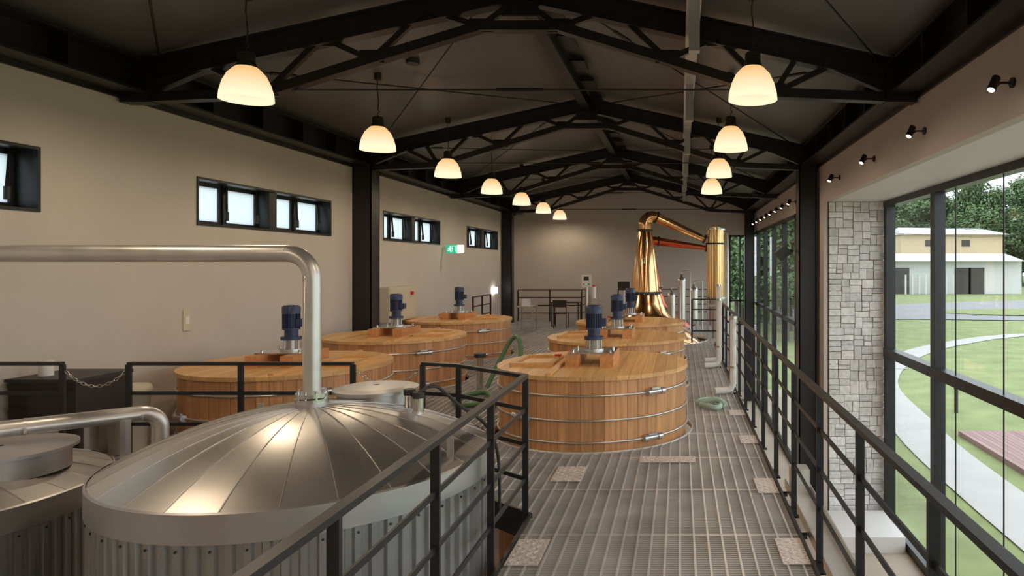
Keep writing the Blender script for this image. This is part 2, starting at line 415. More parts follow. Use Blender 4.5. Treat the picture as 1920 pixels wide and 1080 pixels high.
# checker plates
def gp(px,py): 
    D=E*1280/(py-497); return ((px-1275)*D/1280,D)
for px,py,w,d in((990,1037,.22,.42),(1485,1035,.18,.42),(1068,890,.28,.45),(1252,863,.55,.2),(1436,912,.18,.4),(1404,825,.2,.35),(1382,775,.2,.3)):
    X,D=gp(px,py); b=MB(); b.box(X-w/2,X+w/2,D-d/2,D+d/2,.006,.011,'plate_steel')
    n=int(w/.045);mm=int(d/.045)
    for i in range(n):
        for j in range(mm):
            cx=X-w/2+.03+i*.045; cy=D-d/2+.03+j*.045; s=1 if (i+j)%2 else -1
            b.beam((cx-.012,cy-.012*s,.012),(cx+.012,cy+.012*s,.012),.006,.004,'plate_steel')
    b.build('checker_plate')

# ------------------------------------------------------------ railings
def railing(name,pts,posts=None,sp=1.0,ends=True,foot=0.0,levels=(1.1,.83,.56,.29)):
    b=MB()
    for (x0,y0),(x1,y1) in zip(pts,pts[1:]):
        for k,z in enumerate(levels):
            if k==0: b.beam((x0,y0,z-.012),(x1,y1,z-.012),.05,.028,'rail_steel')
            else: b.beam((x0,y0,z),(x1,y1,z),.012,.032,'rail_steel')
    P=posts
    if P is None:
        P=[]
        for (x0,y0),(x1,y1) in zip(pts,pts[1:]):
            L=math.hypot(x1-x0,y1-y0); n=max(1,round(L/sp))
            P+=[(x0+(x1-x0)*i/n,y0+(y1-y0)*i/n) for i in range(n+1)]
    seen=set()
    for x,y in P:
        k=(round(x,2),round(y,2))
        if k in seen: continue
        seen.add(k); b.box(x-.022,x+.022,y-.012,y+.012,foot,levels[0]-.02,'rail_steel')
        b.box(x-.04,x+.04,y-.03,y+.03,foot,foot+.012,'rail_steel')
    return b
b=railing('handrail',[(.95,-1.7),(.95,17.2)],posts=[(.95,2.56+1.045*i) for i in range(-4,15)],foot=-.15)
for i in range(-4,15): y=2.56+1.045*i; b.box(.875,.97,y-.03,y+.03,-.15,-.07,'rail_steel')
b.build('handrail')
railing('handrail',[(-1.2,-1.7),(-1.2,5.30),(-1.90,5.86),(-2.25,5.97)],posts=[(-1.2,5.30),(-1.2,4.33),(-1.2,3.35),(-1.2,2.37),(-1.2,1.4),(-1.2,.4),(-1.2,-.6),(-1.9,5.86),(-2.25,5.97)],foot=-.15).build('handrail')
railing('handrail',[(-4.82,5.97),(-2.86,5.97)],sp=.98).build('handrail')
railing('handrail',[(-6.0,5.97),(-5.40,5.97)],sp=.6).build('handrail')
railing('handrail',[(-5.6,23.6),(-3.4,23.6),(-3.4,24.6)],sp=1.1).build('handrail')
railing('handrail',[(-2.2,24.3),(1.3,24.3)],sp=1.1).build('handrail')
railing('handrail',[(-5.55,18.3),(-5.55,20.0)],sp=.9).build('handrail')
railing('handrail',[(.30,17.2),(.93,17.2)],sp=.6).build('handrail')
# chains
def chain(p,q,sag):
    b=MB(); p=Vector(p);q=Vector(q); n=int((q-p).length/.035)
    for i in range(n):
        t=(i+.5)/n; c=p.lerp(q,t)-Vector((0,0,sag*4*t*(1-t))); t2=t+.01
        d=(p.lerp(q,t2)-Vector((0,0,sag*4*t2*(1-t2)))-c).normalized()
        a=d.cross(Vector((0,0,1))).normalized(); u=a.cross(d)
        s=a if i%2 else u
        pts=[c+d*.024*math.cos(k*math.pi/4)+s*.012*math.sin(k*math.pi/4) for k in range(9)]
        b.tube(pts,.0035,'chrome',seg=5,caps=False)
    b.build('safety_chain')
chain((-5.38,5.97,1.03),(-4.84,5.97,1.03),.14)
chain((-2.84,5.97,1.03),(-2.27,5.97,1.03),.12)

# ------------------------------------------------------------ wash vats
def vat(cx,cy,hs):
    b=MB(); zt=.78; zb=-1.9; n=56
    for i in range(n):
        a0=2*math.pi*i/n+.0015;a1=2*math.pi*(i+1)/n-.0015
        vs=[]
        for z in(zb,zt-.04):
            for a in(a0,(a0+a1)/2,a1): vs.append((cx+R*math.cos(a)*.993,cy+R*math.sin(a)*.993,z))
        b.add(vs,[(0,1,4,3),(1,2,5,4)],'wood_stave')
    b.lathe([(R*.985,zb),(R*.985,zt-.05)],(cx,cy,0),56,'wood_block')
    # hoops
    for z in(.58,.32,.09,-.3,-.8):
        t=[(cx+(R+.006)*math.cos(a*math.pi/36),cy+(R+.006)*math.sin(a*math.pi/36),z) for a in range(73)]
        b.tube(t,.012,'hoop_steel',seg=8,caps=False)
    for z,a in((.58,-.82),(.09,-.86),(.32,-2.2)):
        c=Vector((cx+(R+.02)*math.cos(a),cy+(R+.02)*math.sin(a),z)); d=Vector((-math.sin(a),math.cos(a),0))
        b.cyl(c-d*.09,c+d*.09,.028,seg=12,mat='hoop_steel'); b.cyl(c-d*.12,c-d*.07,.04,seg=6,mat='hoop_steel'); b.cyl(c+d*.07,c+d*.12,.04,seg=6,mat='hoop_steel')
        b.beam(c-d*.06+Vector((0,0,.03)),c+d*.06+Vector((0,0,.03)),.03,.03,'hoop_steel')
    # lid planks
    w=.125; RL=R+.015; k=-10
    while k<10:
        x0=k*w; x1=x0+w-.0025
        x0c=max(x0,-RL+.001); x1c=min(x1,RL-.001)
        if x1c>x0c+.005:
            N=6; up=[];dn=[]
            for j in range(N+1):
                x=x0c+(x1c-x0c)*j/N; h=math.sqrt(max(0,RL*RL-x*x)); up.append((x,h));dn.append((x,-h))
            poly=dn+up[::-1]; m_=len(poly)
            vs=[(cx+p[0],cy+p[1],zt-.045) for p in poly]+[(cx+p[0],cy+p[1],zt) for p in poly]
            b.add(vs,[list(range(m_))[::-1],list(range(m_,2*m_))]+[(i,(i+1)%m_,m_+(i+1)%m_,m_+i) for i in range(m_)],'wood_lid')
        k+=1
    xh=hs*.36
    b.box(cx+xh-.03,cx+xh+.03,cy-1.02,cy+1.02,zt,zt+.025,'wood_lid')
    # hatch frame
    x0,x1=sorted((cx+hs*.42,cx+hs*.93)); y0,y1=cy-.38,cy+.38
    for bb in((x0,x1,y0,y0+.07),(x0,x1,y1-.07,y1),(x0,x0+.07,y0+.07,y1-.07),(x1-.07,x1,y0+.07,y1-.07)): b.box(*bb,zt,zt+.04,'wood_lid',.1)
    b.box(x0+.07,x1-.07,y0+.07,y1-.07,zt,zt+.012,'wood_lid',.9)
    # bearers for the motor
    for s in(-1,1):
        b.box(cx+s*.20-.075,cx+s*.20+.075,cy-.45,cy+.35,zt,zt+.13,'wood_block')
    b.box(cx-.27,cx+.27,cy-.28,cy+.20,zt+.13,zt+.145,'chrome')
    for sx in(-.22,.22):
        for sy in(-.22,.15): b.cyl((cx+sx,cy+sy,zt+.14),(cx+sx,cy+sy,zt+.175),.016,seg=6,mat='chrome')
    z0=zt+.145
    b.cyl((cx,cy,z0),(cx,cy,z0+.02),.12,seg=24,mat='stainless_matte'); b.cyl((cx,cy,z0+.02),(cx,cy,z0+.14),.055,seg=20,mat='stainless_matte')
    for k in range(6):
        a=k*math.pi/3; b.cyl((cx+.085*math.cos(a),cy+.085*math.sin(a),z0+.02),(cx+.085*math.cos(a),cy+.085*math.sin(a),z0+.13),.012,seg=8,mat='stainless_matte')
    b.cyl((cx,cy,z0+.13),(cx,cy,z0+.165),.115,seg=24,mat='motor_blue')
    b.cyl((cx,cy,z0+.165),(cx,cy,z0+.25),.075,seg=20,mat='motor_blue'); b.cyl((cx,cy,z0+.25),(cx,cy,z0+.27),.10,seg=20,mat='motor_blue')
    b.cyl((cx,cy,z0+.27),(cx,cy,z0+.46),.078,seg=20,mat='motor_blue')
    for k in range(24):
        a=k*math.pi/12; c=(cx+.085*math.cos(a),cy+.085*math.sin(a)); 
        b.beam((cx+.088*math.cos(a),cy+.088*math.sin(a),z0+.27),(cx+.088*math.cos(a),cy+.088*math.sin(a),z0+.45),.005,.02,'motor_blue',up=(math.cos(a),math.sin(a),0))
    b.lathe([(.10,0),(.102,.08),(.085,.10),(.02,.105)],(cx,cy,z0+.44),20,'motor_blue',capt=True)
    b.box(cx+.08,cx+.15,cy-.05,cy+.05,z0+.29,z0+.38,'motor_blue')
    # small valves on lid
    b.cyl((cx-.45,cy+.1,zt),(cx-.45,cy+.1,zt+.06),.03,seg=10,mat='chrome'); b.cyl((cx-.45,cy+.1,zt+.06),(cx-.45,cy+.1,zt+.08),.045,seg=10,mat='red_plastic')
    b.build('wooden_washback')
for x,y in VR: vat(x,y,-1)
for x,y in VL: vat(x,y,1)

# ------------------------------------------------------------ steel tanks
def tank(cx,cy,r,zr,rise,name='steel_mash_tun'):
    b=MB(); n=26; K=10
    f=lambda t: zr+rise*(1-t**2.0)   # t=0 centre,1 rim
    for i in range(n):
        a0=2*math.pi*i/n;a1=2*math.pi*(i+1)/n; vs=[]
        for k in range(K+1):
            t=.06+(1-.06)*k/K
            for a in(a0,(a0+a1)/2,a1): 
                vs.append((cx+r*t*math.cos(a),cy+r*t*math.sin(a),f(t)))
        fs=[]
        for k in range(K):
            for j in range(2): fs.append((k*3+j,(k+1)*3+j,(k+1)*3+j+1,k*3+j+1))
        b.add(vs,fs,'stainless',None,True)
        for k in range(K):
            t0=.06+.94*k/K;t1=.06+.94*(k+1)/K
            b.beam((cx+r*t0*math.cos(a0),cy+r*t0*math.sin(a0),f(t0)+.001),(cx+r*t1*math.cos(a0),cy+r*t1*math.sin(a0),f(t1)+.001),.006,.006,'stainless_matte',tone=.5)
    # rim band
    b.hlathe([(r,zr+.005),(r+.012,zr-.003),(r+.012,zr-.15),(r-.02,zr-.16)],(cx,cy,0),96,'stainless_matte')
    # corrugated siding
    m_=84; prof=[]
    for i in range(m_):
        base=2*math.pi*i/m_; st=2*math.pi/m_
        for fr,rr in((0,r),(.38,r),(.5,r-.022),(.88,r-.022)): prof.append((base+fr*st,rr))
    N=len(prof); vs=[(cx+rr*math.cos(a),cy+rr*math.sin(a),z) for z in(ZF,zr-.155) for a,rr in prof]
    b.add(vs,[(i,(i+1)%N,N+(i+1)%N,N+i) for i in range(N)],'galv_siding',.5)
    for i in range(0,m_,2):
        a=2*math.pi*(i+.19)/m_; 
        for z in(zr-.185,): b.cyl((cx+r*math.cos(a),cy+r*math.sin(a),z),(cx+(r+.006)*math.cos(a),cy+(r+.006)*math.sin(a),z),.007,seg=6,mat='rubber_dark')
    return b,f
T1=(-2.366,4.39,1.10); z1=E-1.2
b,f=tank(*T1,z1,.30)
cx,cy,r=T1; za=f(0)
b.cyl((cx,cy,za-.03),(cx,cy,za+.02),.10,seg=28,mat='stainless_matte')
for z in(za+.02,za+.055): b.cyl((cx,cy,z),(cx,cy,z+.025),.098,seg=28,mat='chrome')
for k in range(8):
    a=k*math.pi/4; b.cyl((cx+.08*math.cos(a),cy+.08*math.sin(a),za+.0),(cx+.08*math.cos(a),cy+.08*math.sin(a),za+.10),.009,seg=6,mat='chrome')
# main pipe
zp=E+.075; rb=.16
pts=[(cx,cy,za+.05),(cx,cy,zp-rb-.001)]+arc((cx-rb,cy,zp-rb),(1,0,0),(0,0,1),rb,0,math.pi/2,10)+[(cx-rb-.2,cy,zp),(-6.0,cy,zp)]
b.tube(pts,.054,'pipe_steel',seg=24)
b.cyl((cx,cy,zp-rb-.005),(cx,cy,zp-rb+.003),.0555,seg=24,mat='pipe_steel'); b.cyl((cx-rb-.003,cy,zp),(cx-rb+.005,cy,zp),.0555,seg=24,mat='pipe_steel')
# manway behind + fittings
mx_,my_=cx+.17,cy+.55; tz=f(.5)
b.hlathe([(.26,tz-.16),(.26,tz+.07),(.29,tz+.07),(.29,tz+.09),(.22,tz+.105),(.02,tz+.11)],(mx_,my_,0),40,'stainless_matte')
for dx_,dy_ in((.49,.35),(.57,.30)):
    zz=f(math.hypot(dx_,dy_)/r); b.cyl((cx+dx_,cy+dy_,zz-.02),(cx+dx_,cy+dy_,zz+.09),.035,seg=16,mat='chrome'); b.cyl((cx+dx_,cy+dy_,zz+.09),(cx+dx_,cy+dy_,zz+.13),.04,seg=16,mat='rubber_dark')
b.tube(smooth_path([(cx+.57,cy+.30,f(.57)+.12),(cx+.66,cy+.38,f(.6)+.16),(cx+.8,cy+.45,f(.8)+.1),(cx+.97,cy+.52,f(1)+.05),(cx+1.03,cy+.62,z1-.2),(cx+1.04,cy+.63,z1-.6)]),.012,'rubber_dark',seg=8)
# lifting lug
for a,t in((-.28,.93),(2.4,.93)):
    x_=cx+r*t*math.cos(a);y_=cy+r*t*math.sin(a); z_=f(t)
    b.box(x_-.02,x_+.02,y_-.006,y_+.006,z_-.02,z_+.13,'stainless_matte')
b.build('steel_mash_tun')
T2=(-4.95,4.4,1.0); z2=E-1.45
b,f=tank(*T2,z2,.20)
cx,cy,r=T2; za=f(0)
b.hlathe([(.36,za-.12),(.36,za+.02),(.40,za+.02),(.40,za+.04),(.02,za+.055)],(cx+.45,cy+.12,0),40,'stainless_matte')
zp2=E-1.11
d=Vector((.65,.59,0)).normalized(); A=Vector((-5.52,3.77,zp2)); Bp=Vector((-3.95,5.19,zp2))
pts=[Vector((A.x,A.y,z2-.1)),Vector((A.x,A.y,zp2-.08)),A+d*.03]+[Bp-d*.12]+arc(Bp-d*.12-Vector((0,0,.12)),(0,0,1),d,.12,0,math.pi/2,8)+[Bp+Vector((0,0,-1.6))]
b.tube(pts,.056,'pipe_steel',seg=22)
b.cyl(Bp-d*.75,Bp-d*.735,.058,seg=22,mat='pipe_steel')
b.box(-4.06,-4.02,4.95,5.0,z2-.6,zp2-.02,'stainless_matte')
b.build('steel_liquor_tank')
# foreground drain pipe with flange beside tanks
b=MB()
pz=.33
b.cyl((-3.35,3.1,pz),(-2.85,3.1,pz),.035,seg=18,mat='pipe_steel')
for x_ in(-3.02,-3.18): b.cyl((x_,3.1,pz),(x_+.02,3.1,pz),.075,seg=20,mat='chrome')
b.box(-2.87,-2.78,3.03,3.17,pz-.1,pz+.1,'stainless_matte')
for k in range(6):
    a=k*math.pi/3; b.cyl((-3.2,3.1+.058*math.cos(a),pz+.058*math.sin(a)),(-2.98,3.1+.058*math.cos(a),pz+.058*math.sin(a)),.008,seg=6,mat='brass_gold')
b.tube([(-3.35,3.1,pz),(-3.42,3.1,pz-.03),(-3.45,3.1,pz-.1),(-3.45,3.1,ZF)],.035,'pipe_steel',seg=16)
b.build('drain_pipe')

# ------------------------------------------------------------ stills
def still(c,ztop,name,arm_to,mat):
    b=MB(); x,y=c; k=(ztop+.72)/1.66
    prof=[(1.62,-2.9),(1.66,-2.5),(1.5,-2.05),(1.15,-1.72),(.78,-1.48),(.58,-1.25),(.47,-1.0),(.40,-.76),(.38,-.72)]
    up=[(.38,-.72),(.36,-.5),(.33,-.2),(.29,.1),(.25,.45),(.20,.75),(.17,.94)]
    up=[(r_,-.72+(z_+.72)*k) for r_,z_ in up]
    b.lathe(prof,(x,y,E),64,mat); b.lathe(up,(x,y,E),48,mat)
    zc=E-.72
    b.cyl((x,y,zc-.025),(x,y,zc+.025),.45,seg=36,mat='rubber_dark')
    for i in range(20):
        a=i*math.pi/10; b.cyl((x+.43*math.cos(a),y+.43*math.sin(a),zc-.04),(x+.43*math.cos(a),y+.43*math.sin(a),zc+.04),.014,seg=6,mat='chrome')
    zt=E+ztop
    b.cyl((x,y,zt-.03),(x,y,zt+.02),.22,seg=30,mat='rubber_dark')
    # swan neck
    ax,ay,az=arm_to
    pts=[(x,y,zt),(x,y,zt+.14)]+[tuple(p) for p in arc((x+.2,y,zt+.16),(-1,0,0),(0,0,1),.2,.1,math.pi*.62,9)]
    pts.append((ax,ay,az)); n=len(pts)
    radii=[.17]*2+[.17-.004*i for i in range(n-3)]+[.075]
    b.tube(pts,.1,mat,seg=24,radii=radii)
    P=Vector(pts[-2]);Q=Vector(pts[-1]);dd=(Q-P).normalized()
    for t,rr in((.02,.17),(.97,.12)):
        c0=P.lerp(Q,t); b.cyl(c0-dd*.02,c0+dd*.02,rr,seg=24,mat='rubber_dark')
    b.lathe([(.035,0),(.035,.12),(.05,.12),(.05,.14),(0.001,.14)],(x-.02,y-.30,E+.05),14,'chrome')
    # manway
    b.cyl((x-.55,y-.75,E-1.55),(x-.68,y-1.0,E-1.45),.2,seg=24,mat='brass_gold')
    b.build(name)
still(ST1,.92,'copper_pot_still',(.70,18.3,E+.68),'copper')
# condenser 1
b=MB(); cx,cy=.95,18.3
b.cyl((cx,cy,E-.85),(cx,cy,E+.93),.222,seg=32,mat='brass_gold')
for i in range(16):
    a=i*math.pi/8; b.cyl((cx+.222*math.cos(a),cy+.222*math.sin(a),E-.85),(cx+.222*math.cos(a),cy+.222*math.sin(a),E+.9),.008,seg=8,mat='brass_gold')
for z in(-.9,.55,.93): b.cyl((cx,cy,E+z),(cx,cy,E+z+.045),.27,seg=32,mat='chrome' if z!=.55 else 'rubber_dark')
b.cyl((cx,cy,E+.97),(cx,cy,E+1.02),.16,seg=24,mat='brass_gold')
b.cyl((cx,cy,0),(cx,cy,E-.9),.09,seg=20,mat='stainless_matte')
for sx in(-.2,.2):
    for sy in(-.2,.2): b.box(cx+sx-.02,cx+sx+.02,cy+sy-.02,cy+sy+.02,0,E-.9,'stainless_matte')
b.box(cx-.24,cx+.24,cy-.24,cy+.24,E-1.1,E-1.05,'stainless_matte')
b.tube([(cx+.32,cy,0),(cx+.32,cy,E+.85),(cx+.2,cy,E+.9)],.03,'pipe_steel',seg=12)
b.build('shell_condenser')
still(ST2,.42,'copper_spirit_still',(.9,22.2,E+.55),'copper_red')
b=MB(); cx,cy=1.1,22.2
b.cyl((cx,cy,E-.85),(cx,cy,E+.75),.2,seg=32,mat='brass_gold')
for z in(-.9,.4,.75): b.cyl((cx,cy,E+z),(cx,cy,E+z+.045),.25,seg=32,mat='chrome')
b.cyl((cx,cy,0),(cx,cy,E-.9),.2,seg=20,mat='stainless_matte'); b.build('shell_condenser')
# small steel receiver vessels
for x_,y_,h in((.05,20.2,1.65),(.42,20.4,1.35),(-.45+.2,20.0,1.2)):
    b=MB(); b.cyl((x_,y_,.35),(x_,y_,h-.15),.12,seg=24,mat='stainless'); b.lathe([(.12,0),(.10,.07),(.04,.11),(.03,.18),(.001,.18)],(x_,y_,h-.15),24,'stainless')
    b.lathe([(.03,-.12),(.12,0)],(x_,y_,.35),24,'stainless')
    for k in range(3):
        a=k*2.1; b.cyl((x_+.11*math.cos(a),y_+.11*math.sin(a),0),(x_+.11*math.cos(a),y_+.11*math.sin(a),.5),.015,seg=8,mat='stainless')
    b.tube([(x_,y_,h),(x_,y_,h+.08),(x_+.1,y_,h+.12),(x_+.25,y_,h+.12),(x_+.25,y_,0)],.02,'pipe_steel',seg=8)
    b.build('spirit_receiver')
# white insulated pipes near the rail
for x_,y_,h in((.80,10.3,1.16),(.74,12.9,1.3),(.77,13.6,1.55)):
    b=MB(); b.tube([(x_-.28,y_-.05,.06),(x_-.1,y_,.06),(x_-.03,y_,.09),(x_,y_,.16),(x_,y_,h)],.05,'white_paint',seg=16)
    b.cyl((x_,y_,h-.02),(x_,y_,h+.02),.07,seg=16,mat='chrome'); b.cyl((x_,y_,.4),(x_,y_,.43),.062,seg=16,mat='chrome'); b.cyl((x_,y_,.006),(x_,y_,.05),.04,seg=12,mat='chrome')
    b.build('insulated_pipe')
# hoses
b=MB(); b.tube(smooth_path([(-3.0,10.6,.05),(-2.7,10.9,.75),(-2.5,10.7,.7),(-2.45,10.2,.2),(-2.6,9.6,.045),(-3.0,9.3,.045),(-3.2,9.8,.045),(-2.9,10.2,.045),(-2.5,9.2,.045)]),.035,'hose_green',seg=10); b.build('green_hose')
b=MB(); b.tube(smooth_path([(.28,9.3,.05),(.5,9.1,.05),(.55,9.5,.05),(.35,9.6,.06),(.25,9.45,.05),(.5,9.35,.11),(.62,9.25,.06)]),.035,'hose_pale',seg=10); b.build('pale_hose')
b=MB(); 
b.cyl((-3.15,10.75,.006),(-3.15,10.75,.5),.05,seg=14,mat='chrome'); b.cyl((-3.15,10.75,.5),(-3.15,10.75,.56),.09,seg=14,mat='rubber_dark'); b.build('hose_valve')
# ------------------------------------------------------------ small furniture / fittings
b=MB(); b.box(-6.0,-5.4,6.1,6.7,.5,.90,'dark_wood'); b.box(-6.02,-5.38,6.08,6.72,.90,.93,'rubber_dark')
for x_ in(-5.98,-5.44):
    for y_ in(6.12,6.64): b.box(x_,x_+.05,y_,y_+.05,0.006,.5,'dark_wood')
b.build('sink_cabinet')
b=MB(); b.cyl((-5.85,6.3,.93),(-5.85,6.3,1.07),.055,seg=24,mat='white_paint'); b.cyl((-5.85,6.3,1.07),(-5.85,6.3,1.075),.02,seg=12,mat='beige_box'); b.build('paper_roll')
b=MB(); b.lathe([(.16,0.006),(.19,.60),(.21,.61),(.21,.65),(.19,.69),(.02,.71)],(-5.78,7.15,0),28,'beige_box',capb=True); b.build('waste_bin')
b=MB(); b.box(XL,XL+.015,8.30,8.42,E-.80,E-.55,'beige_box'); b.box(XL+.015,XL+.02,8.33,8.39,E-.72,E-.63,'white_paint'); b.build('wall_switch_plate')
b=MB(); b.box(XL+.001,XL+.25,13.6,15.0,E-1.15,E-.45,'beige_box'); b.box(XL+.25,XL+.26,13.63,14.97,E-1.12,E-.48,'beige_box'); b.cyl((XL+.26,14.7,E-.6),(XL+.31,14.7,E-.6),.04,seg=14,mat='red_plastic'); b.build('electrical_cabinet')
# exit sign
b=MB(); ex0,ex1=-5.96,-5.70; ey=17.4; z0,z1_=E+.30,E+.52
b.box(ex0,ex1,ey,ey+.05,z0,z1_,'sign_green'); b.box(XL,ex0,ey+.01,ey+.04,E+.38,E+.44,'white_paint')
def q(x0,x1,za,zb): b.box(ex0+x0,ex0+x1,ey-.006,ey+.001,z0+za,z0+zb,'sign_white')
q(.15,.155,.03,.19);q(.235,.24,.03,.19);q(.15,.24,.185,.19)
b.cyl((ex0+.115,ey-.006,z0+.175),(ex0+.115,ey,z0+.175),.016,seg=12,mat='sign_white')
for p,q_ in(((.11,.155),(.095,.10)),((.095,.10),(.125,.07)),((.125,.07),(.115,.03)),((.095,.10),(.07,.065)),((.07,.065),(.035,.07)),((.11,.15),(.14,.125)),((.14,.125),(.165,.14)),((.105,.15),(.07,.135)),((.07,.135),(.055,.105))):
    b.beam((ex0+p[0],ey-.004,z0+p[1]),(ex0+q_[0],ey-.004,z0+q_[1]),.018,.006,'sign_white',up=(0,1,0))
b.build('exit_sign')
b=MB(); b.box(-5.68,-5.54,ey,ey+.06,E+.32,E+.50,'emergency_lamp'); b.box(-5.70,-5.52,ey+.06,ey+.09,E+.30,E+.52,'white_paint'); b.build('emergency_light')
b=MB(); b.box(XL+.001,XL+.10,21.9,22.3,E-.92,E-.72,'emergency_lamp'); b.build('emergency_light')
# desk, chair, control panel
b=MB(); b.box(-4.75,-4.25,19.7,20.4,.72,.76,'stainless_matte')
for x_ in(-4.73,-4.29):
    for y_ in(19.72,20.34): b.box(x_,x_+.03,y_,y_+.03,0.006,.72,'stainless_matte')
b.box(-4.7,-4.3,19.75,20.35,.3,.32,'stainless_matte'); b.box(-4.6,-4.4,19.8,20.1,.76,.95,'white_paint'); b.build('steel_work_table')
b=MB(); b.box(-4.1,-3.2,21.6,22.2,.74,.77,'dark_wood')
for x_ in(-4.08,-3.24):
    for y_ in(21.62,22.14): b.box(x_,x_+.03,y_,y_+.03,0.006,.74,'black_steel')
b.build('writing_desk')
b=MB(); cx,cy=-3.7,21.2
for x_ in(-.2,.2):
    b.tube([(cx+x_,cy-.2,0.006),(cx+x_,cy-.2,.45),(cx+x_,cy-.22,.85)],.012,'black_steel',seg=8); b.tube([(cx+x_,cy+.2,0.006),(cx+x_,cy+.2,.45)],.012,'black_steel',seg=8)
b.box(cx-.21,cx+.21,cy-.2,cy+.21,.44,.48,'dark_wood'); b.box(cx-.21,cx+.21,cy-.23,cy-.20,.65,.87,'dark_wood'); b.build('chair')
b=MB(); cx,cy=-2.6,19.0
b.cyl((cx,cy,0.006),(cx,cy,1.35),.03,seg=12,mat='pipe_steel'); b.box(cx-.15,cx+.15,cy-.15,cy+.15,0.006,.02,'stainless_matte')
b.box(cx-.13,cx+.13,cy-.06,cy+.06,1.33,1.68,'white_paint'); b.box(cx-.07,cx+.07,cy-.066,cy-.06,1.52,1.63,'rubber_dark')
for i,m_ in enumerate(('red_plastic','sign_green','rubber_dark')): b.cyl((cx-.07+i*.07,cy-.06,1.42),(cx-.07+i*.07,cy-.08,1.42),.018,seg=10,mat=m_)
b.build('control_panel')
b=MB(); b.box(-1.85,-1.5,20.3,20.35,1.2,1.45,'rubber_dark'); b.box(-1.81,-1.54,20.29,20.30,1.23,1.42,'dark_wood'); b.cyl((-1.67,20.33,0.006),(-1.67,20.33,1.2),.025,seg=10,mat='pipe_steel'); b.box(-1.8,-1.55,20.2,20.45,0.006,.02,'stainless_matte'); b.build('monitor_stand')
b=MB(); b.box(-2.14,-2.02,16.5,16.6,.006,1.15,'stainless_matte'); b.cyl((-2.08,16.55,1.15),(-2.08,16.55,1.42),.05,seg=14,mat='white_paint'); b.cyl((-2.08,16.55,1.42),(-2.08,16.55,1.47),.035,seg=14,mat='red_plastic'); b.build('valve_stand')
b=MB(); b.beam((2.19,13.3,E+.28),(1.98,13.2,E+.22),.05,.05,'black_steel'); b.beam((2.05,13.0,E+.30),(1.86,13.0,E+.16),.26,.2,'rubber_dark'); b.build('wall_speaker')
# sprinkler/smoke detector on ceiling
b=MB(); zz=roofz(-3.6); b.cyl((-3.6,9.2,zz-.06),(-3.6,9.2,zz+.01),.09,seg=18,mat='rubber_dark'); b.build('smoke_detector')

# ------------------------------------------------------------ lamps
def lamp(x,y):
    zc=E+1.755
    b=MB()
    prof=[(.235,-.17),(.228,-.10),(.205,-.01),(.165,.075),(.115,.13),(.085,.155)]
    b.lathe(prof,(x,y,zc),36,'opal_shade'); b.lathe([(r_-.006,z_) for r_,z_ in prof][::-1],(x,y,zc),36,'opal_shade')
    ob=b.build('pendant_shade')
    b=MB(); b.cyl((x,y,zc+.145),(x,y,zc+.19),.095,.08,seg=24,mat='lamp_metal'); 
    for k in range(4): b.cyl((x,y,zc+.195+k*.022),(x,y,zc+.21+k*.022),.075,seg=24,mat='lamp_metal')
    b.cyl((x,y,zc+.19),(x,y,zc+.29),.06,seg=20,mat='lamp_metal')
    b.tube([(x,y,zc+.28),(x,y,zc+.33)]+[tuple(p) for p in arc((x,y,zc+.36),(1,0,0),(0,0,1),.02,-1.57,1.57,6)],.006,'lamp_metal',seg=6)
    zr=roofz(x); b.tube([(x,y,zc+.38),(x+.01,y,zc+.5),(x-.01,y,zr-.2),(x,y,zr)],.007,'lamp_metal',seg=6)
    b.cyl((x,y,zr-.09),(x,y,zr+.01),.05,seg=14,mat='lamp_metal')
    ob2=b.build('fitting')
    e=bpy.data.objects.new('pendant_lamp',None); e.location=(x,y,zc); scene.collection.objects.link(e)
    L=bpy.data.lights.new('bulb','POINT'); L.energy=40; L.color=(1,.79,.57); L.shadow_soft_size=.07
    lo=bpy.data.objects.new('bulb',L); lo.location=(x,y,zc-.10); scene.collection.objects.link(lo)
    bpy.context.view_layer.update()
    for c in(ob,ob2,lo):
        c.parent=e; c.matrix_parent_inverse=Matrix.Translation(-e.location)
for k in range(-3,7): lamp(-4.17,6.57+2.85*k)
for k in range(-3,4): lamp(.70,6.57+2.85*k)
def spot(y):
    b=MB(); z=E+1.38
    b.cyl((XR,y,z+.03),(XR-.02,y,z+.03),.04,seg=14,mat='black_steel'); b.tube([(XR-.01,y,z+.03),(XR-.1,y,z+.03),(XR-.14,y,z+.0)],.01,'black_steel',seg=6)
    p=Vector((XR-.15,y,z+.03)); d=Vector((-.45,-.25,-.85)).normalized()
    b.cyl(p-d*.05,p+d*.07,.034,seg=16,mat='black_steel'); b.cyl(p+d*.0705,p+d*.072,.026,seg=14,mat='spot_glow')
    b.build('wall_spotlight')
for y in(3.4,5.28,7.18,9.05,11.0,12.95): spot(y)
for i in range(9): spot(15.2+i*1.05)

# ------------------------------------------------------------ exterior
GZ=-2.8
b=MB(); b.add([(-80,-60,GZ),(300,-60,GZ),(300,300,GZ),(-80,300,GZ)],[(0,1,2,3)],'grass'); b.build('lawn')
def strip(name,pts,w,mat,z):
    P=smooth_path([(x,y,0) for x,y in pts],6); vs=[]
    for i,p in enumerate(P):
        d=(P[min(i+1,len(P)-1)]-P[max(i-1,0)]).normalized(); n=Vector((-d.y,d.x,0))
        vs+=[(p.x+n.x*w/2,p.y+n.y*w/2,z),(p.x-n.x*w/2,p.y-n.y*w/2,z)]
    b=MB(); b.add(vs,[(2*i,2*i+1,2*i+3,2*i+2) for i in range(len(P)-1)],mat); return b.build(name)
strip('garden_path',[(6.3,-10),(6.4,13),(7.0,21),(8.2,28),(11.8,35.5),(16.8,41.5),(24,46.5),(40,50)],1.4,'path_concrete',GZ+.03)
strip('garden_path',[(9.5,31),(10.2,40),(14,52),(19,62)],1.6,'path_concrete',GZ+.04)
b=MB()
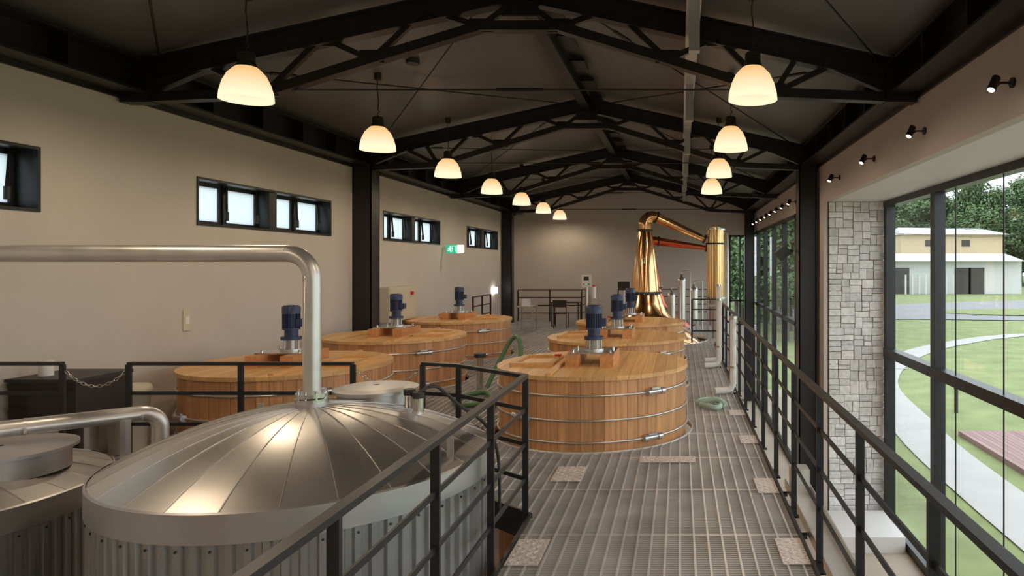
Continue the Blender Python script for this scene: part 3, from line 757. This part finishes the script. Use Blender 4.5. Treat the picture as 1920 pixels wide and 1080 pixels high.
for i in range(34): b.box(7.75+i*.15,7.75+i*.15+.14,-5,19,GZ+.0,GZ+.14,'deck_wood')
b.build('wood_deck')
b=MB(); b.cyl((8.9,22.0,GZ),(8.9,22.0,GZ+.75),.06,seg=16,mat='lamp_metal'); b.cyl((8.9,22,GZ+.75),(8.9,22,GZ+.80),.075,seg=16,mat='lamp_metal'); b.build('bollard_light')
strip('road',[(5,60),(22,70),(45,82),(75,88),(140,92)],16,'asphalt',GZ+.05)
strip('road',[(19,62),(32,60),(50,56),(90,54)],5,'asphalt',GZ+.06)
b=MB(); n=40; b.add([(38+13*math.cos(i*2*math.pi/n),68+5*math.sin(i*2*math.pi/n),GZ+.09) for i in range(n)],[list(range(n))],'grass'); b.build('grass_island')
# houses
b=MB()
hz=lambda py,D: E-(py-497)*D/1280
D=125; X=lambda px: (px-1275)*D/1280
b.box(X(1690),X(1880),D,D+12,GZ,hz(437,D),'house_cream')
b.add([(X(1685),D-1,hz(440,D)),(X(1890),D-1,hz(440,D)),(X(1890),D+13,hz(440,D)),(X(1685),D+13,hz(440,D)),(X(1700),D+5,hz(424,D)),(X(1860),D+5,hz(426,D))],[(0,1,5,4),(1,2,5),(2,3,4,5),(3,0,4)],'roof_grey')
for px in(1735,1803): b.box(X(px),X(px)+1.5,D-.1,D,hz(462,D),hz(450,D),'house_dark')
b.build('cream_house')
b=MB(); D=112
b.box(X(1690)*112/125,X(1990)*112/125,D,D+10,GZ,hz(490,D),'house_white')
b.add([(X(1685)*.896,D-1.5,hz(490,D)),(X(1990)*.896,D-1.5,hz(490,D)),(X(1990)*.896,D+6,hz(474,D)),(X(1685)*.896,D+6,hz(474,D))],[(0,1,2,3)],'roof_grey')
for px,w in((1697,4.5),(1850,2.6),(1878,2.6)): b.box(X(px)*.896,X(px)*.896+w,D-.15,D,GZ,hz(502,D),'house_dark')
for px in range(1740,1850,14): b.box(X(px)*.896,X(px)*.896+.25,D-1.4,D-1.2,GZ,hz(515,D),'house_white')
b.build('white_warehouse')
b=MB()
for x_,y_ in((30,100),(58,104),(86,108)): b.cyl((x_,y_,GZ),(x_,y_,GZ+12),.13,.1,seg=10,mat='bark'); b.beam((x_-1,y_,GZ+11.2),(x_+1,y_,GZ+11.2),.1,.1,'bark')
for h in(10.6,11.3,9.5):
    b.tube([(30,100,GZ+h),(44,102,GZ+h-.6),(58,104,GZ+h),(72,106,GZ+h-.6),(86,108,GZ+h)],.03,'rubber_dark',seg=5)
b.build('utility_line')
# trees
def treemesh(seed,h,n,leaf):
    rnd=random.Random(seed); b=MB()
    b.cyl((0,0,0),(0,0,h*.75),h*.02,h*.008,seg=8,mat='bark')
    cl=[]
    for i in range(20):
        t=rnd.uniform(.22,.95); rr=h*.24*math.sin(min(1,(1-t)*1.7+.12)*math.pi/2); a=rnd.uniform(0,6.28)
        cl.append((rr*math.cos(a)*.7,rr*math.sin(a)*.7,h*t,h*rnd.uniform(.09,.16)))
        b.cyl((0,0,h*t*.8),(rr*math.cos(a)*.6,rr*math.sin(a)*.6,h*t),h*.006,h*.003,seg=5,mat='bark')
    for i in range(n):
        c=rnd.choice(cl); u=Vector((rnd.gauss(0,1),rnd.gauss(0,1),rnd.gauss(0,1))).normalized(); rr=c[3]*rnd.uniform(.55,1.1)
        p=Vector(c[:3])+Vector((u.x*rr,u.y*rr,u.z*rr*.8))
        a=Vector((rnd.gauss(0,1),rnd.gauss(0,1),rnd.gauss(0,.6))).normalized(); bb=a.cross(u+Vector((.01,0,.3))).normalized()
        s=leaf*rnd.uniform(.6,1.3); 
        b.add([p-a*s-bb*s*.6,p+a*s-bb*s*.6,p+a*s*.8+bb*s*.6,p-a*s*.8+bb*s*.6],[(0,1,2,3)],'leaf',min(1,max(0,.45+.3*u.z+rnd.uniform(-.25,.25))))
    return b.build('tree')
protos=[treemesh(s,10,6500,.12) for s in(1,2,3)]
slots=[]
rnd=random.Random(5)
# behind houses
for i in range(85): slots.append((rnd.uniform(28,125),rnd.uniform(148,185),rnd.uniform(1.6,2.6)))
# woods beyond the far glazing
for i in range(46):
    y=rnd.uniform(42,100); slots.append((y*rnd.uniform(.075,.215),y,rnd.uniform(.8,1.5)))
for i in range(10): y=rnd.uniform(60,90); slots.append((y*rnd.uniform(.24,.30),y+38,rnd.uniform(1.0,1.5)))
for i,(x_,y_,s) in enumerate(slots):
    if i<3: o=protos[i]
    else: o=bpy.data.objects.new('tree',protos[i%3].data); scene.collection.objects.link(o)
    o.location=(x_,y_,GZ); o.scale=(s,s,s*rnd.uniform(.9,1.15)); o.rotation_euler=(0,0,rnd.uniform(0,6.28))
# ------------------------------------------------------------ world
w=bpy.data.worlds.new('sky'); scene.world=w; w.use_nodes=True; nt=w.node_tree; bg=nt.nodes['Background']
bg.inputs[0].default_value=(.88,.94,1,1); bg.inputs[1].default_value=1.9
# camera
cam=bpy.data.cameras.new('camera'); co=bpy.data.objects.new('camera',cam); scene.collection.objects.link(co)
co.location=(0,0,E); co.rotation_euler=(math.pi/2,0,0); cam.sensor_width=36; cam.lens=24; cam.sensor_fit='HORIZONTAL'
cam.shift_x=-315/1920; cam.shift_y=-43/1920; cam.clip_end=600; cam.clip_start=.05
scene.camera=co
